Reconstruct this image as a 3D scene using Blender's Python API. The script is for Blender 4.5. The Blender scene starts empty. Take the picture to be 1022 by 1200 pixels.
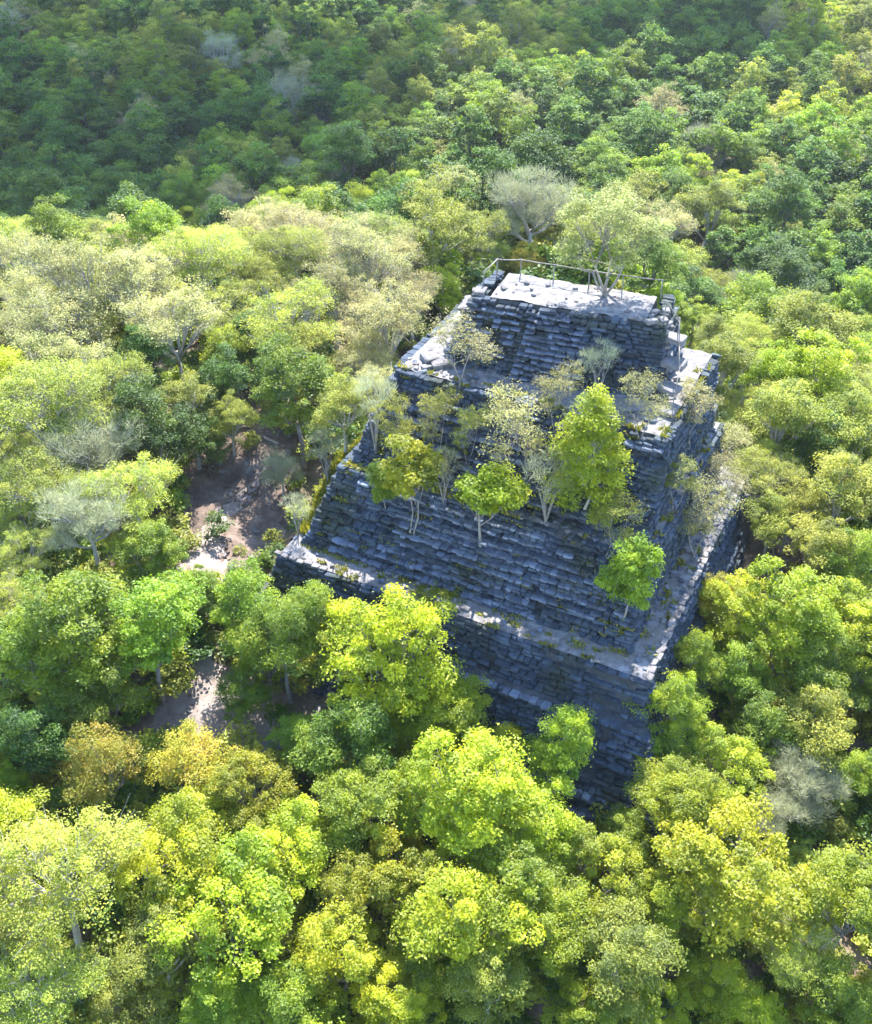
import bpy, math, random
import numpy as np
from mathutils import Vector, Matrix, noise as mnoise

R_ = math.radians
SC = bpy.context.scene
COL = SC.collection

# ------------------------------------------------------------------ camera
F_PX, PW, PH = 1287.0, 1022.0, 1200.0          # focal length in photo pixels, photo size
PITCH = R_(38.0)
CAM_Z = 40.0                                   # metres above the lower terrace of the pyramid
cam = bpy.data.cameras.new('camera')
cam.sensor_fit = 'VERTICAL'
cam.angle = 2 * math.atan(PH / 2 / F_PX)
cam.clip_start = 0.5
cam.clip_end = 6000
cam_o = bpy.data.objects.new('camera', cam)
COL.objects.link(cam_o)
cam_o.location = (0, 0, CAM_Z)
cam_o.rotation_euler = (math.pi / 2 - PITCH, 0, 0)
SC.camera = cam_o

# ------------------------------------------------------------------ light
SUN_AZ, SUN_EL = R_(8.0), R_(52.0)
world = bpy.data.worlds.new('World')
SC.world = world
world.use_nodes = True
wn = world.node_tree
wn.nodes.clear()
sky = wn.nodes.new('ShaderNodeTexSky')
sky.sky_type = 'NISHITA'
sky.sun_disc = False
sky.sun_elevation = SUN_EL
sky.sun_rotation = SUN_AZ
sky.air_density = 1.0
sky.dust_density = 0.2
sky.ozone_density = 3.0
bg = wn.nodes.new('ShaderNodeBackground')
bg.inputs['Strength'].default_value = 0.15
wo = wn.nodes.new('ShaderNodeOutputWorld')
wn.links.new(sky.outputs[0], bg.inputs[0])
wn.links.new(bg.outputs[0], wo.inputs[0])
sun = bpy.data.lights.new('sun', 'SUN')
sun.energy = 3.7
sun.angle = R_(0.53)
sun.color = (1.0, 0.955, 0.88)
sun_o = bpy.data.objects.new('sun', sun)
COL.objects.link(sun_o)
SUN_DIR = Vector((math.sin(SUN_AZ) * math.cos(SUN_EL), math.cos(SUN_AZ) * math.cos(SUN_EL), math.sin(SUN_EL)))
sun_o.rotation_euler = (-SUN_DIR).to_track_quat('-Z', 'Y').to_euler()
sun_o.location = (30, 160, 190)

SC.view_settings.view_transform = 'Standard'
SC.view_settings.look = 'None'
SC.view_settings.exposure = 2.62
SC.view_settings.gamma = 1.0
SC.cycles.use_denoising = True
SC.cycles.max_bounces = 7
SC.cycles.diffuse_bounces = 4
SC.cycles.glossy_bounces = 2
SC.cycles.transmission_bounces = 5
SC.cycles.transparent_max_bounces = 16
SC.cycles.volume_bounces = 0
SC.cycles.sample_clamp_indirect = 8.0

# ------------------------------------------------------------------ small helpers
rng = np.random.default_rng(7)

def mesh_np(name, V, quads=None, tris=None, mats=(), mat_idx=None, smooth=False, tint=None):
    me = bpy.data.meshes.new(name)
    V = np.asarray(V, dtype=np.float32).reshape(-1, 3)
    q = np.zeros((0, 4), np.int32) if quads is None or len(quads) == 0 else np.asarray(quads, np.int32)
    t = np.zeros((0, 3), np.int32) if tris is None or len(tris) == 0 else np.asarray(tris, np.int32)
    me.vertices.add(len(V))
    me.vertices.foreach_set('co', V.ravel())
    me.loops.add(len(q) * 4 + len(t) * 3)
    me.loops.foreach_set('vertex_index', np.concatenate([q.ravel(), t.ravel()]).astype(np.int32))
    me.polygons.add(len(q) + len(t))
    starts = np.concatenate([np.arange(len(q)) * 4, len(q) * 4 + np.arange(len(t)) * 3]).astype(np.int32)
    me.polygons.foreach_set('loop_start', starts)
    for m in mats:
        me.materials.append(m)
    if mat_idx is not None:
        me.polygons.foreach_set('material_index', np.asarray(mat_idx, np.int32))
    me.polygons.foreach_set('use_smooth', np.full(len(q) + len(t), bool(smooth)))
    if tint is not None:
        a = me.attributes.new('tint', 'FLOAT', 'POINT')
        a.data.foreach_set('value', np.asarray(tint, np.float32))
    me.update(calc_edges=True)
    return me

def link(name, data, parent=None, loc=None):
    o = bpy.data.objects.new(name, data)
    COL.objects.link(o)
    if parent is not None:
        o.parent = parent
    if loc is not None:
        o.location = loc
    return o

def tag(o, label=None, cat=None, group=None, kind=None):
    if label: o['label'] = label
    if cat: o['category'] = cat
    if group: o['group'] = group
    if kind: o['kind'] = kind
    return o

class MB:
    """collects tubes and boxes into one mesh"""
    def __init__(s):
        s.V, s.Q, s.n = [], [], 0
    def add(s, V, Q):
        s.V.append(np.asarray(V, float)); s.Q.append(np.asarray(Q, int) + s.n); s.n += len(V)
    def tube(s, pts, rad, sides=6, cap=True):
        pts = np.asarray(pts, float)
        n = len(pts)
        T = np.gradient(pts, axis=0)
        T /= np.linalg.norm(T, axis=1)[:, None] + 1e-9
        ref = np.where(np.abs(T[:, 2:3]) > 0.9, np.array([[1., 0, 0]]), np.array([[0, 0, 1.]]))
        ref = np.repeat(ref[:1], n, 0)
        A = np.cross(T, ref); A /= np.linalg.norm(A, axis=1)[:, None] + 1e-9
        B = np.cross(T, A)
        ang = np.arange(sides) / sides * 2 * math.pi
        ring = (A[:, None, :] * np.cos(ang)[None, :, None] + B[:, None, :] * np.sin(ang)[None, :, None])
        V = pts[:, None, :] + ring * np.asarray(rad, float)[:, None, None]
        Q = []
        for i in range(n - 1):
            for k in range(sides):
                a, b = i * sides + k, i * sides + (k + 1) % sides
                Q.append((a, b, b + sides, a + sides))
        V = V.reshape(-1, 3)
        if cap:
            V = np.vstack([V, pts[:1], pts[-1:]])
            c0, c1 = n * sides, n * sides + 1
            for k in range(0, sides, 2):
                a, b, c = k, (k + 1) % sides, (k + 2) % sides
                Q.append((c0, c, b, a))
                o = (n - 1) * sides
                Q.append((c1, o + a, o + b, o + c))
        s.add(V, Q)
    def box(s, c, size, rz=0.0):
        x, y, z = np.array(size) / 2
        P = np.array([(-x, -y, -z), (x, -y, -z), (x, y, -z), (-x, y, -z), (-x, -y, z), (x, -y, z), (x, y, z), (-x, y, z)])
        cr, sr = math.cos(rz), math.sin(rz)
        P = P @ np.array([[cr, sr, 0], [-sr, cr, 0], [0, 0, 1]]) + np.array(c)
        s.add(P, [(0, 3, 2, 1), (4, 5, 6, 7), (0, 1, 5, 4), (1, 2, 6, 5), (2, 3, 7, 6), (3, 0, 4, 7)])
    def mesh(s, name, mat, smooth=False):
        return mesh_np(name, np.vstack(s.V), np.vstack(s.Q), mats=[mat], smooth=smooth)

def ray(px, py):
    x, yd = (px - PW / 2) / F_PX, (py - PH / 2) / F_PX
    c, s = math.cos(PITCH), math.sin(PITCH)
    return np.array([x, c - yd * s, -s - yd * c])

def project(p):
    c, s = math.cos(PITCH), math.sin(PITCH)
    d = np.asarray(p, float) - np.array([0, 0, CAM_Z])
    f = d[..., 1] * c - d[..., 2] * s
    u = d[..., 1] * s + d[..., 2] * c
    f = np.maximum(f, 1e-3)
    return PW / 2 + d[..., 0] / f * F_PX, PH / 2 - u / f * F_PX, f

def sstep(a, b, x):
    t = np.clip((x - a) / (b - a), 0, 1)
    return t * t * (3 - 2 * t)

# ------------------------------------------------------------------ materials
def new_mat(name):
    m = bpy.data.materials.new(name)
    m.use_nodes = True
    m.node_tree.nodes.clear()
    return m, m.node_tree

def N(nt, typ, **kw):
    n = nt.nodes.new(typ)
    for k, v in kw.items():
        if k.startswith('i_'):
            n.inputs[k[2:]].default_value = v
        else:
            setattr(n, k, v)
    return n

def ramp(nt, stops):
    r = nt.nodes.new('ShaderNodeValToRGB')
    e = r.color_ramp.elements
    e[0].position, e[0].color = stops[0][0], (*stops[0][1], 1)
    e[1].position, e[1].color = stops[-1][0], (*stops[-1][1], 1)
    for p, c in stops[1:-1]:
        x = e.new(p); x.color = (*c, 1)
    return r

def leaf_mat(name, stops, trans=0.5, tcol=(1.25, 1.1, 0.5), hue=0.012, val=0.28, gloss=0.02):
    """leaf colour runs along the ramp leaf by leaf, the whole tree shifts a little in hue and value"""
    m, nt = new_mat(name)
    L = nt.links.new
    at = N(nt, 'ShaderNodeAttribute', attribute_name='tint')
    rp = ramp(nt, stops)
    L(at.outputs['Fac'], rp.inputs[0])
    oi = N(nt, 'ShaderNodeObjectInfo')
    h = N(nt, 'ShaderNodeMapRange', i_3=0.5 - hue, i_4=0.5 + hue) if False else N(nt, 'ShaderNodeMapRange')
    h.inputs['To Min'].default_value = 0.5 - hue
    h.inputs['To Max'].default_value = 0.5 + hue
    L(oi.outputs['Random'], h.inputs['Value'])
    mul = N(nt, 'ShaderNodeMath', operation='MULTIPLY'); mul.inputs[1].default_value = 7.31
    fr = N(nt, 'ShaderNodeMath', operation='FRACT')
    L(oi.outputs['Random'], mul.inputs[0]); L(mul.outputs[0], fr.inputs[0])
    v = N(nt, 'ShaderNodeMapRange')
    v.inputs['To Min'].default_value = 1 - val
    v.inputs['To Max'].default_value = 1 + val * 0.8
    L(fr.outputs[0], v.inputs['Value'])
    hs = N(nt, 'ShaderNodeHueSaturation')
    L(rp.outputs[0], hs.inputs['Color']); L(h.outputs[0], hs.inputs['Hue']); L(v.outputs[0], hs.inputs['Value'])
    df = N(nt, 'ShaderNodeBsdfDiffuse')
    L(hs.outputs[0], df.inputs['Color'])
    tm = N(nt, 'ShaderNodeMix', data_type='RGBA', blend_type='MULTIPLY')
    tm.inputs['Factor'].default_value = 1.0
    tm.inputs[7].default_value = (*tcol, 1)
    L(hs.outputs[0], tm.inputs[6])
    tr = N(nt, 'ShaderNodeBsdfTranslucent')
    L(tm.outputs[2], tr.inputs['Color'])
    mx = N(nt, 'ShaderNodeMixShader'); mx.inputs[0].default_value = trans
    L(df.outputs[0], mx.inputs[1]); L(tr.outputs[0], mx.inputs[2])
    gl = N(nt, 'ShaderNodeBsdfGlossy'); gl.inputs['Roughness'].default_value = 0.5
    gl.inputs['Color'].default_value = (0.9, 0.95, 1, 1)
    m2 = N(nt, 'ShaderNodeMixShader'); m2.inputs[0].default_value = gloss
    L(mx.outputs[0], m2.inputs[1]); L(gl.outputs[0], m2.inputs[2])
    out = N(nt, 'ShaderNodeOutputMaterial')
    L(m2.outputs[0], out.inputs['Surface'])
    return m

def rough_mat(name, stops, scale=1.5, detail=8, bump=0.4, bscale=9.0, rough=0.9, obj_var=0.0, stops2=None, scale2=0.25, fac2=0.5, coords='Object', blotch=None):
    m, nt = new_mat(name)
    L = nt.links.new
    tc = N(nt, 'ShaderNodeTexCoord')
    geo = N(nt, 'ShaderNodeNewGeometry')
    src = tc.outputs['Object'] if coords == 'Object' else geo.outputs['Position']
    nz = N(nt, 'ShaderNodeTexNoise'); nz.inputs['Scale'].default_value = scale; nz.inputs['Detail'].default_value = detail
    nz.inputs['Roughness'].default_value = 0.65
    L(src, nz.inputs['Vector'])
    rp = ramp(nt, stops)
    L(nz.outputs[0], rp.inputs[0])
    col = rp.outputs[0]
    if stops2:
        n2 = N(nt, 'ShaderNodeTexNoise'); n2.inputs['Scale'].default_value = scale2; n2.inputs['Detail'].default_value = 6
        L(src, n2.inputs['Vector'])
        r2 = ramp(nt, stops2)
        L(n2.outputs[0], r2.inputs[0])
        mx = N(nt, 'ShaderNodeMix', data_type='RGBA', blend_type='MIX')
        if blotch:
            mr = N(nt, 'ShaderNodeMapRange'); mr.inputs['From Min'].default_value = blotch[0]; mr.inputs['From Max'].default_value = blotch[1]
            n3 = N(nt, 'ShaderNodeTexNoise'); n3.inputs['Scale'].default_value = blotch[2]; n3.inputs['Detail'].default_value = 7
            L(src, n3.inputs['Vector']); L(n3.outputs[0], mr.inputs['Value']); L(mr.outputs[0], mx.inputs['Factor'])
        else:
            mx.inputs['Factor'].default_value = fac2
        L(col, mx.inputs[6]); L(r2.outputs[0], mx.inputs[7])
        col = mx.outputs[2]
    if obj_var:
        at = N(nt, 'ShaderNodeAttribute', attribute_name='tint')
        oi = N(nt, 'ShaderNodeObjectInfo')
        ad = N(nt, 'ShaderNodeMath', operation='ADD'); fr = N(nt, 'ShaderNodeMath', operation='FRACT')
        L(at.outputs['Fac'], ad.inputs[0]); L(oi.outputs['Random'], ad.inputs[1]); L(ad.outputs[0], fr.inputs[0])
        mr = N(nt, 'ShaderNodeMapRange'); mr.inputs['To Min'].default_value = 1 - obj_var; mr.inputs['To Max'].default_value = 1 + obj_var
        L(fr.outputs[0], mr.inputs['Value'])
        hs = N(nt, 'ShaderNodeHueSaturation')
        L(col, hs.inputs['Color']); L(mr.outputs[0], hs.inputs['Value'])
        col = hs.outputs[0]
    bs = N(nt, 'ShaderNodeBsdfPrincipled')
    bs.inputs['Roughness'].default_value = rough
    bs.inputs['Specular IOR Level'].default_value = 0.25
    L(col, bs.inputs['Base Color'])
    if bump:
        nb = N(nt, 'ShaderNodeTexNoise'); nb.inputs['Scale'].default_value = bscale; nb.inputs['Detail'].default_value = 6
        L(src, nb.inputs['Vector'])
        bp = N(nt, 'ShaderNodeBump'); bp.inputs['Strength'].default_value = bump; bp.inputs['Distance'].default_value = 0.08
        L(nb.outputs[0], bp.inputs['Height']); L(bp.outputs[0], bs.inputs['Normal'])
    out = N(nt, 'ShaderNodeOutputMaterial')
    L(bs.outputs[0], out.inputs['Surface'])
    return m

M = {}
M['b'] = leaf_mat('leaf_yellow_green', [(0, (.155, .215, .004)), (.5, (.345, .405, .006)), (1, (.54, .53, .008))], .62, (1.1, 1.13, .3), hue=.018)
M['g'] = leaf_mat('leaf_fresh_green', [(0, (.075, .14, .005)), (.5, (.20, .30, .006)), (1, (.35, .40, .008))], .6, (1.2, 1.12, .3))
M['o'] = leaf_mat('leaf_olive', [(0, (.11, .14, .014)), (.5, (.24, .27, .022)), (1, (.38, .37, .04))], .52, (1.15, 1.08, .5))
M['k'] = leaf_mat('leaf_dark_green', [(0, (.025, .065, .005)), (.5, (.07, .15, .006)), (1, (.17, .25, .008))], .5, (1.25, 1.12, .4))
M['p'] = leaf_mat('leaf_cream', [(0, (.22, .225, .065)), (.5, (.39, .375, .125)), (1, (.55, .48, .215))], .5, (1.1, 1.05, .75), hue=.02, val=.25)
M['y'] = leaf_mat('leaf_lime', [(0, (.18, .23, .02)), (.5, (.35, .40, .04)), (1, (.50, .49, .07))], .55, (1.12, 1.08, .55), val=.25)
M['a'] = leaf_mat('leaf_amber', [(0, (.18, .23, .012)), (.5, (.40, .38, .022)), (1, (.55, .39, .07))], .55, (1.15, .98, .5))
M['sp'] = leaf_mat('leaf_beige', [(0, (.17, .17, .05)), (.5, (.30, .28, .09)), (1, (.44, .38, .16))], .5, (1.1, 1.05, .75))
M['tp'] = leaf_mat('leaf_grey_green', [(0, (.17, .21, .05)), (.5, (.30, .35, .09)), (1, (.42, .44, .15))], .5, (1.1, 1.08, .7))
M['n'] = leaf_mat('twig_grey', [(0, (.19, .20, .11)), (.5, (.32, .335, .185)), (1, (.45, .455, .28))], .3, (1, 1, .9), hue=.01)
M['bark'] = rough_mat('bark_grey', [(.3, (.12, .105, .09)), (.7, (.30, .275, .245))], 3.0, 6, .5, 14)
M['bark_pale'] = rough_mat('bark_pale', [(.3, (.25, .23, .20)), (.7, (.47, .44, .39))], 3.0, 6, .4, 14)
M['bark_dark'] = rough_mat('bark_dark', [(.3, (.05, .042, .035)), (.7, (.15, .125, .10))], 3.0, 6, .5, 14)
M['stone'] = rough_mat('limestone_block', [(.25, (.020, .028, .041)), (.5, (.040, .053, .073)), (.75, (.082, .102, .128))], 1.7, 9, .7, 7, obj_var=.34,
                       stops2=[(.3, (.018, .022, .024)), (.7, (.05, .060, .046))], scale2=.9, blotch=(.48, .62, .38), coords='World')
M['tread'] = rough_mat('worn_tread_stone', [(.25, (.055, .065, .088)), (.5, (.095, .11, .142)), (.75, (.15, .165, .205))], 1.7, 9, .7, 7, obj_var=.4, coords='World')  # paler than the blocks: skylight on the tread tops put into the colour
M['mortar'] = rough_mat('rubble_core', [(.3, (.022, .024, .028)), (.7, (.075, .077, .08))], 2.2, 8, .8, 6, coords='World')
M['floor'] = rough_mat('terrace_plaster', [(.34, (.075, .071, .070)), (.5, (.150, .141, .139)), (.66, (.225, .212, .208))], 2.2, 9, .55, 6,
                       stops2=[(.35, (.16, .14, .115)), (.7, (.085, .08, .06))], scale2=.7, blotch=(.52, .68, .45), coords='World')
M['lit_stone'] = rough_mat('sun_toned_boulder', [(.25, (.075, .070, .068)), (.5, (.14, .13, .127)), (.75, (.21, .196, .192))], 1.8, 8, .6, 7, obj_var=.2, coords='World')  # lit copy of the limestone, sunshine put into its paler, warmer colour
M['wood'] = rough_mat('weathered_wood', [(.3, (.12, .108, .09)), (.7, (.25, .23, .20))], 5, 5, .3, 20)
M['wood_dark'] = rough_mat('dark_wood', [(.3, (.06, .048, .038)), (.7, (.17, .14, .11))], 5, 5, .3, 20)
M['ground'] = rough_mat('forest_floor', [(.28, (.045, .032, .022)), (.5, (.13, .095, .07)), (.74, (.27, .21, .165))], .9, 10, .9, 5,
                        stops2=[(.35, (.035, .05, .012)), (.7, (.10, .115, .03))], scale2=.6, blotch=(.52, .66, .14), coords='World')
M['path'] = rough_mat('trodden_limestone_path', [(.25, (.11, .085, .073)), (.5, (.20, .165, .148)), (.75, (.29, .25, .23))], 1.0, 9, .6, 6, coords='World')
M['earth'] = rough_mat('bare_earth', [(.25, (.045, .032, .024)), (.5, (.115, .083, .066)), (.75, (.24, .185, .155))], .8, 10, 1.0, 4, coords='World')
M['moss'] = leaf_mat('moss_blade', [(0, (.10, .12, .016)), (.5, (.19, .20, .02)), (1, (.28, .27, .04))], .4)

# ------------------------------------------------------------------ the pyramid's plan (local u along the front, v inwards)
FL = np.array([-8.94, 47.28])
ANG = R_(-26.7)
E = np.array([math.cos(ANG), math.sin(ANG)])
NI = np.array([-math.sin(ANG), math.cos(ANG)])
def uv2xy(u, v):
    return FL + np.asarray(u)[..., None] * E + np.asarray(v)[..., None] * NI
def xy2uv(x, y):
    dx, dy = np.asarray(x) - FL[0], np.asarray(y) - FL[1]
    return dx * E[0] + dy * E[1], dx * NI[0] + dy * NI[1]
def rect(u0, u1, v0, v1):
    return np.array([(u0, v0), (u1, v0), (u1, v1), (u0, v1)], float)
# tier: z0, z1, quad at the foot, quad at the top (front-left, front-right, back-right, back-left)
TIERS = [
    dict(n='lowest', z0=-9.0, z1=-5.0, q0=rect(-4.2, 25.6, -6.6, 24), q1=rect(-2.0, 23.5, -3.1, 22), h=.26),
    dict(n='low', z0=-5.0, z1=-2.4, q0=rect(-1.8, 23.2, -2.7, 21.6), q1=rect(-1.0, 22.4, -1.4, 21), h=.24),
    dict(n='plinth', z0=-2.4, z1=0.0, q0=rect(-.5, 22.0, -.8, 20.4), q1=rect(0, 21.7, 0, 20), h=.22),
    dict(n='body', z0=0.0, z1=4.2, q0=rect(.75, 20.15, 1.45, 18.6), q1=rect(1.9, 20.0, 4.1, 18), h=.19),
    dict(n='shoulder', z0=4.2, z1=9.0, q0=rect(2.3, 19.45, 4.6, 17.6), q1=rect(3.6, 19.1, 7.7, 17.2), h=.19),
    dict(n='summit', z0=9.0, z1=12.8, q0=np.array([(5.7, 9.35), (17.6, 10.9), (17.2, 16.4), (5.2, 15.2)]),
         q1=np.array([(6.9, 10.5), (17.0, 11.8), (16.6, 15.4), (6.6, 14.3)]), h=.19),
]
def in_quad(q, u, v):
    ok = np.ones(np.shape(u), bool)
    for i in range(4):
        a, b = q[i], q[(i + 1) % 4]
        ok &= (b[0] - a[0]) * (v - a[1]) - (b[1] - a[1]) * (u - a[0]) >= 0
    return ok
def pyr_z(x, y):
    u, v = xy2uv(x, y)
    z = np.full(np.shape(u), -99.0)
    for t in TIERS:
        for k in np.linspace(0, 1, 14):
            ok = in_quad(t['q0'] * (1 - k) + t['q1'] * k, u, v)
            z = np.where(ok, np.maximum(z, t['z0'] + k * (t['z1'] - t['z0'])), z)
    return z

def fbm(x, y, s, seed=0.0):
    x, y = np.broadcast_arrays(np.asarray(x, float), np.asarray(y, float))
    return np.array([mnoise.fractal(Vector((a * s + seed, b * s - seed, seed * .37)), 1.0, 2.0, 4) for a, b in zip(x.ravel(), y.ravel())]).reshape(x.shape)

def terrain_base(x, y):
    x, y = np.asarray(x, float), np.asarray(y, float)
    z = -13.5 + 5.8 * sstep(16, 34, y) + 4.2 * sstep(34, 50, y)           # slope rising to the plateau
    z = z - 1.8 * sstep(12, 30, x) + .6 * sstep(-10, -26, x)
    yb = 92 - 30 * sstep(8, 36, x) + 4 * np.sin(x * .05)
    drop = sstep(yb - 6, yb + 30, y)
    z = z * (1 - drop) + (-24.5) * drop
    u, v = xy2uv(x, y)
    # hollow dug beside the left flank
    z = z - 1.6 * np.exp(-(((u + 4.6) / 2.6) ** 2 + ((v - 8.5) / 4.5) ** 2))
    z = z + 1.9 * np.exp(-(((u + 8.5) / 3.0) ** 2 + ((v - 13.5) / 5) ** 2))
    # mossy bank heaped against the left flank
    z = z + 5.2 * np.exp(-(((u + .1) / 1.7) ** 2)) * sstep(2.0, 8.0, v) * (1 - sstep(15, 22, v))
    # dug pit beside the right flank
    z = z - 1.5 * np.exp(-(((u - 25.5) / 2.5) ** 2 + ((v - 14.) / 4.5) ** 2))
    return z
def terrain(x, y):
    z = terrain_base(x, y)
    x, y = np.asarray(x, float), np.asarray(y, float)
    z = z + .45 * np.sin(x * .31 + 1.3) * np.cos(y * .27) + .25 * np.sin(x * .83 + y * .61) + .12 * np.sin(x * 1.9 - y * 1.4)
    far = sstep(100, 160, y)
    return z + far * (2.2 * np.sin(x * .045 + .8) * np.cos(y * .037) + 1.2 * np.sin(x * .09 - y * .06))
def ground(x, y):
    return np.maximum(terrain(x, y), pyr_z(x, y))
def hit(px, py, fn=terrain, t0=20, t1=700, n=2400):
    d = ray(px, py)
    t = np.linspace(t0, t1, n)
    P = np.array([0, 0, CAM_Z])[None] + d[None] * t[:, None]
    below = np.nonzero(P[:, 2] < fn(P[:, 0], P[:, 1]))[0]
    return P[below[0]] if len(below) else P[-1]

# ------------------------------------------------------------------ ground sheet
def build_ground():
    xs = np.concatenate([-np.geomspace(60, 1500, 26)[::-1], np.arange(-59, 59.1, .8), np.geomspace(60, 1500, 26)])
    ys = np.concatenate([-np.geomspace(5, 1200, 16)[::-1], np.arange(-4, 112, .8), np.geomspace(113, 2600, 46)])
    X, Y = np.meshgrid(xs, ys)
    Z = terrain(X, Y)
    near = (np.abs(X) < 58) & (Y > 20) & (Y < 110)
    Z = Z + np.where(near, fbm(X, Y, .55, 3.0) * .22, 0)
    u, v = xy2uv(X, Y)
    Z = np.where(in_quad(rect(2.2, 22, 0, 20), u, v), np.minimum(Z, -6.0), Z)
    V = np.stack([X, Y, Z], -1).reshape(-1, 3)
    w = len(xs)
    i = np.arange(len(ys) - 1)[:, None] * w + np.arange(w - 1)[None]
    q = np.stack([i, i + 1, i + 1 + w, i + w], -1).reshape(-1, 4)
    o = link('ground', mesh_np('ground', V, q, mats=[M['ground']], smooth=True))
    tag(o, 'brown leaf-littered forest floor between the trees', kind='structure')
build_ground()

def patch(name, poly_px, mat, label, lift=.05, step=.45, z_fn=terrain):
    """a sheet of bare ground that follows the terrain inside an outline"""
    P = np.array([hit(*p)[:2] for p in poly_px])
    x0, y0 = P.min(0) - 1; x1, y1 = P.max(0) + 1
    xs, ys = np.arange(x0, x1, step), np.arange(y0, y1, step)
    X, Y = np.meshgrid(xs, ys)
    X = X + rng.uniform(-.12, .12, X.shape); Y = Y + rng.uniform(-.12, .12, Y.shape)
    inside = np.zeros(X.shape, bool)
    n = len(P)
    for a in range(n):
        (xa, ya), (xb, yb) = P[a], P[(a + 1) % n]
        c = ((ya > Y) != (yb > Y)) & (X < (xb - xa) * (Y - ya) / (yb - ya + 1e-9) + xa)
        inside ^= c
    Z = z_fn(X, Y) + fbm(X, Y, .55, 3.0) * .22 + lift + np.where(inside, .06, -.10)
    V = np.stack([X, Y, Z], -1).reshape(-1, 3)
    w = len(xs)
    i = (np.arange(len(ys) - 1)[:, None] * w + np.arange(w - 1)[None])
    keep = (inside[:-1, :-1].astype(int) + inside[1:, :-1] + inside[:-1, 1:] + inside[1:, 1:]) > 0
    i = i[keep]
    q = np.stack([i, i + 1, i + 1 + w, i + w], -1).reshape(-1, 4)
    o = link(name, mesh_np(name, V, q, mats=[mat], smooth=True))
    tag(o, label, kind='structure')
    return o
patch('path', [(196, 672), (228, 640), (250, 606), (285, 574), (318, 548), (328, 556), (300, 584), (270, 612), (256, 640), (262, 668), (250, 720), (196, 720)], M['path'], 'pale trodden limestone path climbing beside the pyramid flank', .10)
patch('path', [(150, 875), (185, 850), (205, 805), (232, 770), (285, 790), (330, 830), (335, 880), (300, 885), (250, 858), (205, 862)], M['path'], 'pale trodden limestone clearing at the foot of the pyramid', .10)
patch('bare_earth', [(215, 600), (205, 540), (225, 500), (275, 468), (330, 470), (345, 520), (345, 580), (330, 640), (280, 670), (262, 640), (236, 640)], M['earth'], 'bare brown earth of the excavated hollow beside the pyramid', .04)
patch('bare_earth', [(850, 700), (852, 640), (875, 590), (940, 600), (955, 650), (930, 700), (880, 740)], M['earth'], 'bare brown earth in the dug pit beside the pyramid', .04)

# ------------------------------------------------------------------ stones
def stone_variant(seed):
    r = np.random.default_rng(seed)
    # a box with chamfered, worn corners: 24 corner points
    b = .13
    V, faces = [], []
    sg = [(sx, sy, sz) for sz in (-1, 1) for sy in (-1, 1) for sx in (-1, 1)]
    for s in sg:
        s = np.array(s, float)
        j = r.uniform(-.10, .06, 3) * s
        for ax in range(3):
            p = s * (.5 - b * r.uniform(.5, 1.2))
            p[ax] = s[ax] * .5
            V.append(p + j)
    idx = lambda c, ax: c * 3 + ax
    cid = {s: i for i, s in enumerate(sg)}
    Q, T = [], []
    for ax in range(3):
        o1, o2 = (ax + 1) % 3, (ax + 2) % 3
        for s in (-1, 1):
            ring = []
            for a, bb in ((-1, -1), (1, -1), (1, 1), (-1, 1)):
                k = [0, 0, 0]; k[ax] = s; k[o1] = a; k[o2] = bb
                ring.append(idx(cid[tuple(k)], ax))
            Q.append(ring if s > 0 else ring[::-1])
    for ax in range(3):                       # edge chamfers
        o1, o2 = (ax + 1) % 3, (ax + 2) % 3
        for a in (-1, 1):
            for bb in (-1, 1):
                k0 = [0, 0, 0]; k0[ax] = -1; k0[o1] = a; k0[o2] = bb
                k1 = list(k0); k1[ax] = 1
                c0, c1 = cid[tuple(k0)], cid[tuple(k1)]
                f = [idx(c0, o1), idx(c0, o2), idx(c1, o2), idx(c1, o1)]
                Q.append(f if a * bb > 0 else f[::-1])
    for s, c in cid.items():
        f = [idx(c, 0), idx(c, 1), idx(c, 2)]
        T.append(f if s[0] * s[1] * s[2] > 0 else f[::-1])
    return np.array(V), np.array(Q), np.array(T)
STV = [stone_variant(100 + k) for k in range(10)]

class Pile:
    """stones of one part: location, size, turn; the ones that show largest become objects of their own"""
    def __init__(s): s.items = []
    def add(s, c, size, rz, tilt=(0, 0), mat='stone'):
        s.items.append((np.array(c, float), np.array(size, float), rz, tilt, mat, int(rng.integers(0, len(STV))), float(rng.random())))
    @staticmethod
    def mat3(rz, tilt):
        return np.array((Matrix.Rotation(rz, 3, 'Z') @ Matrix.Rotation(tilt[0], 3, 'X') @ Matrix.Rotation(tilt[1], 3, 'Y')))
    def joined(s, items, name, parent, origin):
        for mat in sorted({i[4] for i in items}):
            V, Q, T, ti, n = [], [], [], [], 0
            for c, size, rz, tilt, m, k, t in items:
                if m != mat: continue
                v = (STV[k][0] * size) @ s.mat3(rz, tilt).T + c - origin
                V.append(v); Q.append(STV[k][1] + n); T.append(STV[k][2] + n); ti.append(np.full(len(v), t)); n += len(v)
            o = link(name, mesh_np(name, np.vstack(V), np.vstack(Q), np.vstack(T), mats=[M[mat]], tint=np.concatenate(ti)), parent)
            o['kind'] = 'stuff'
    def singles(s, items, name, parent, origin):
        cache = {}
        for c, size, rz, tilt, m, k, t in items:
            if (k, m) not in cache:
                cache[(k, m)] = mesh_np('stone', STV[k][0], STV[k][1], STV[k][2], mats=[M[m]], tint=np.zeros(24))
            o = link(name, cache[(k, m)], parent)
            o.location = c - origin
            o.scale = size
            o.rotation_euler = Matrix(s.mat3(rz, tilt)).to_euler()

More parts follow.
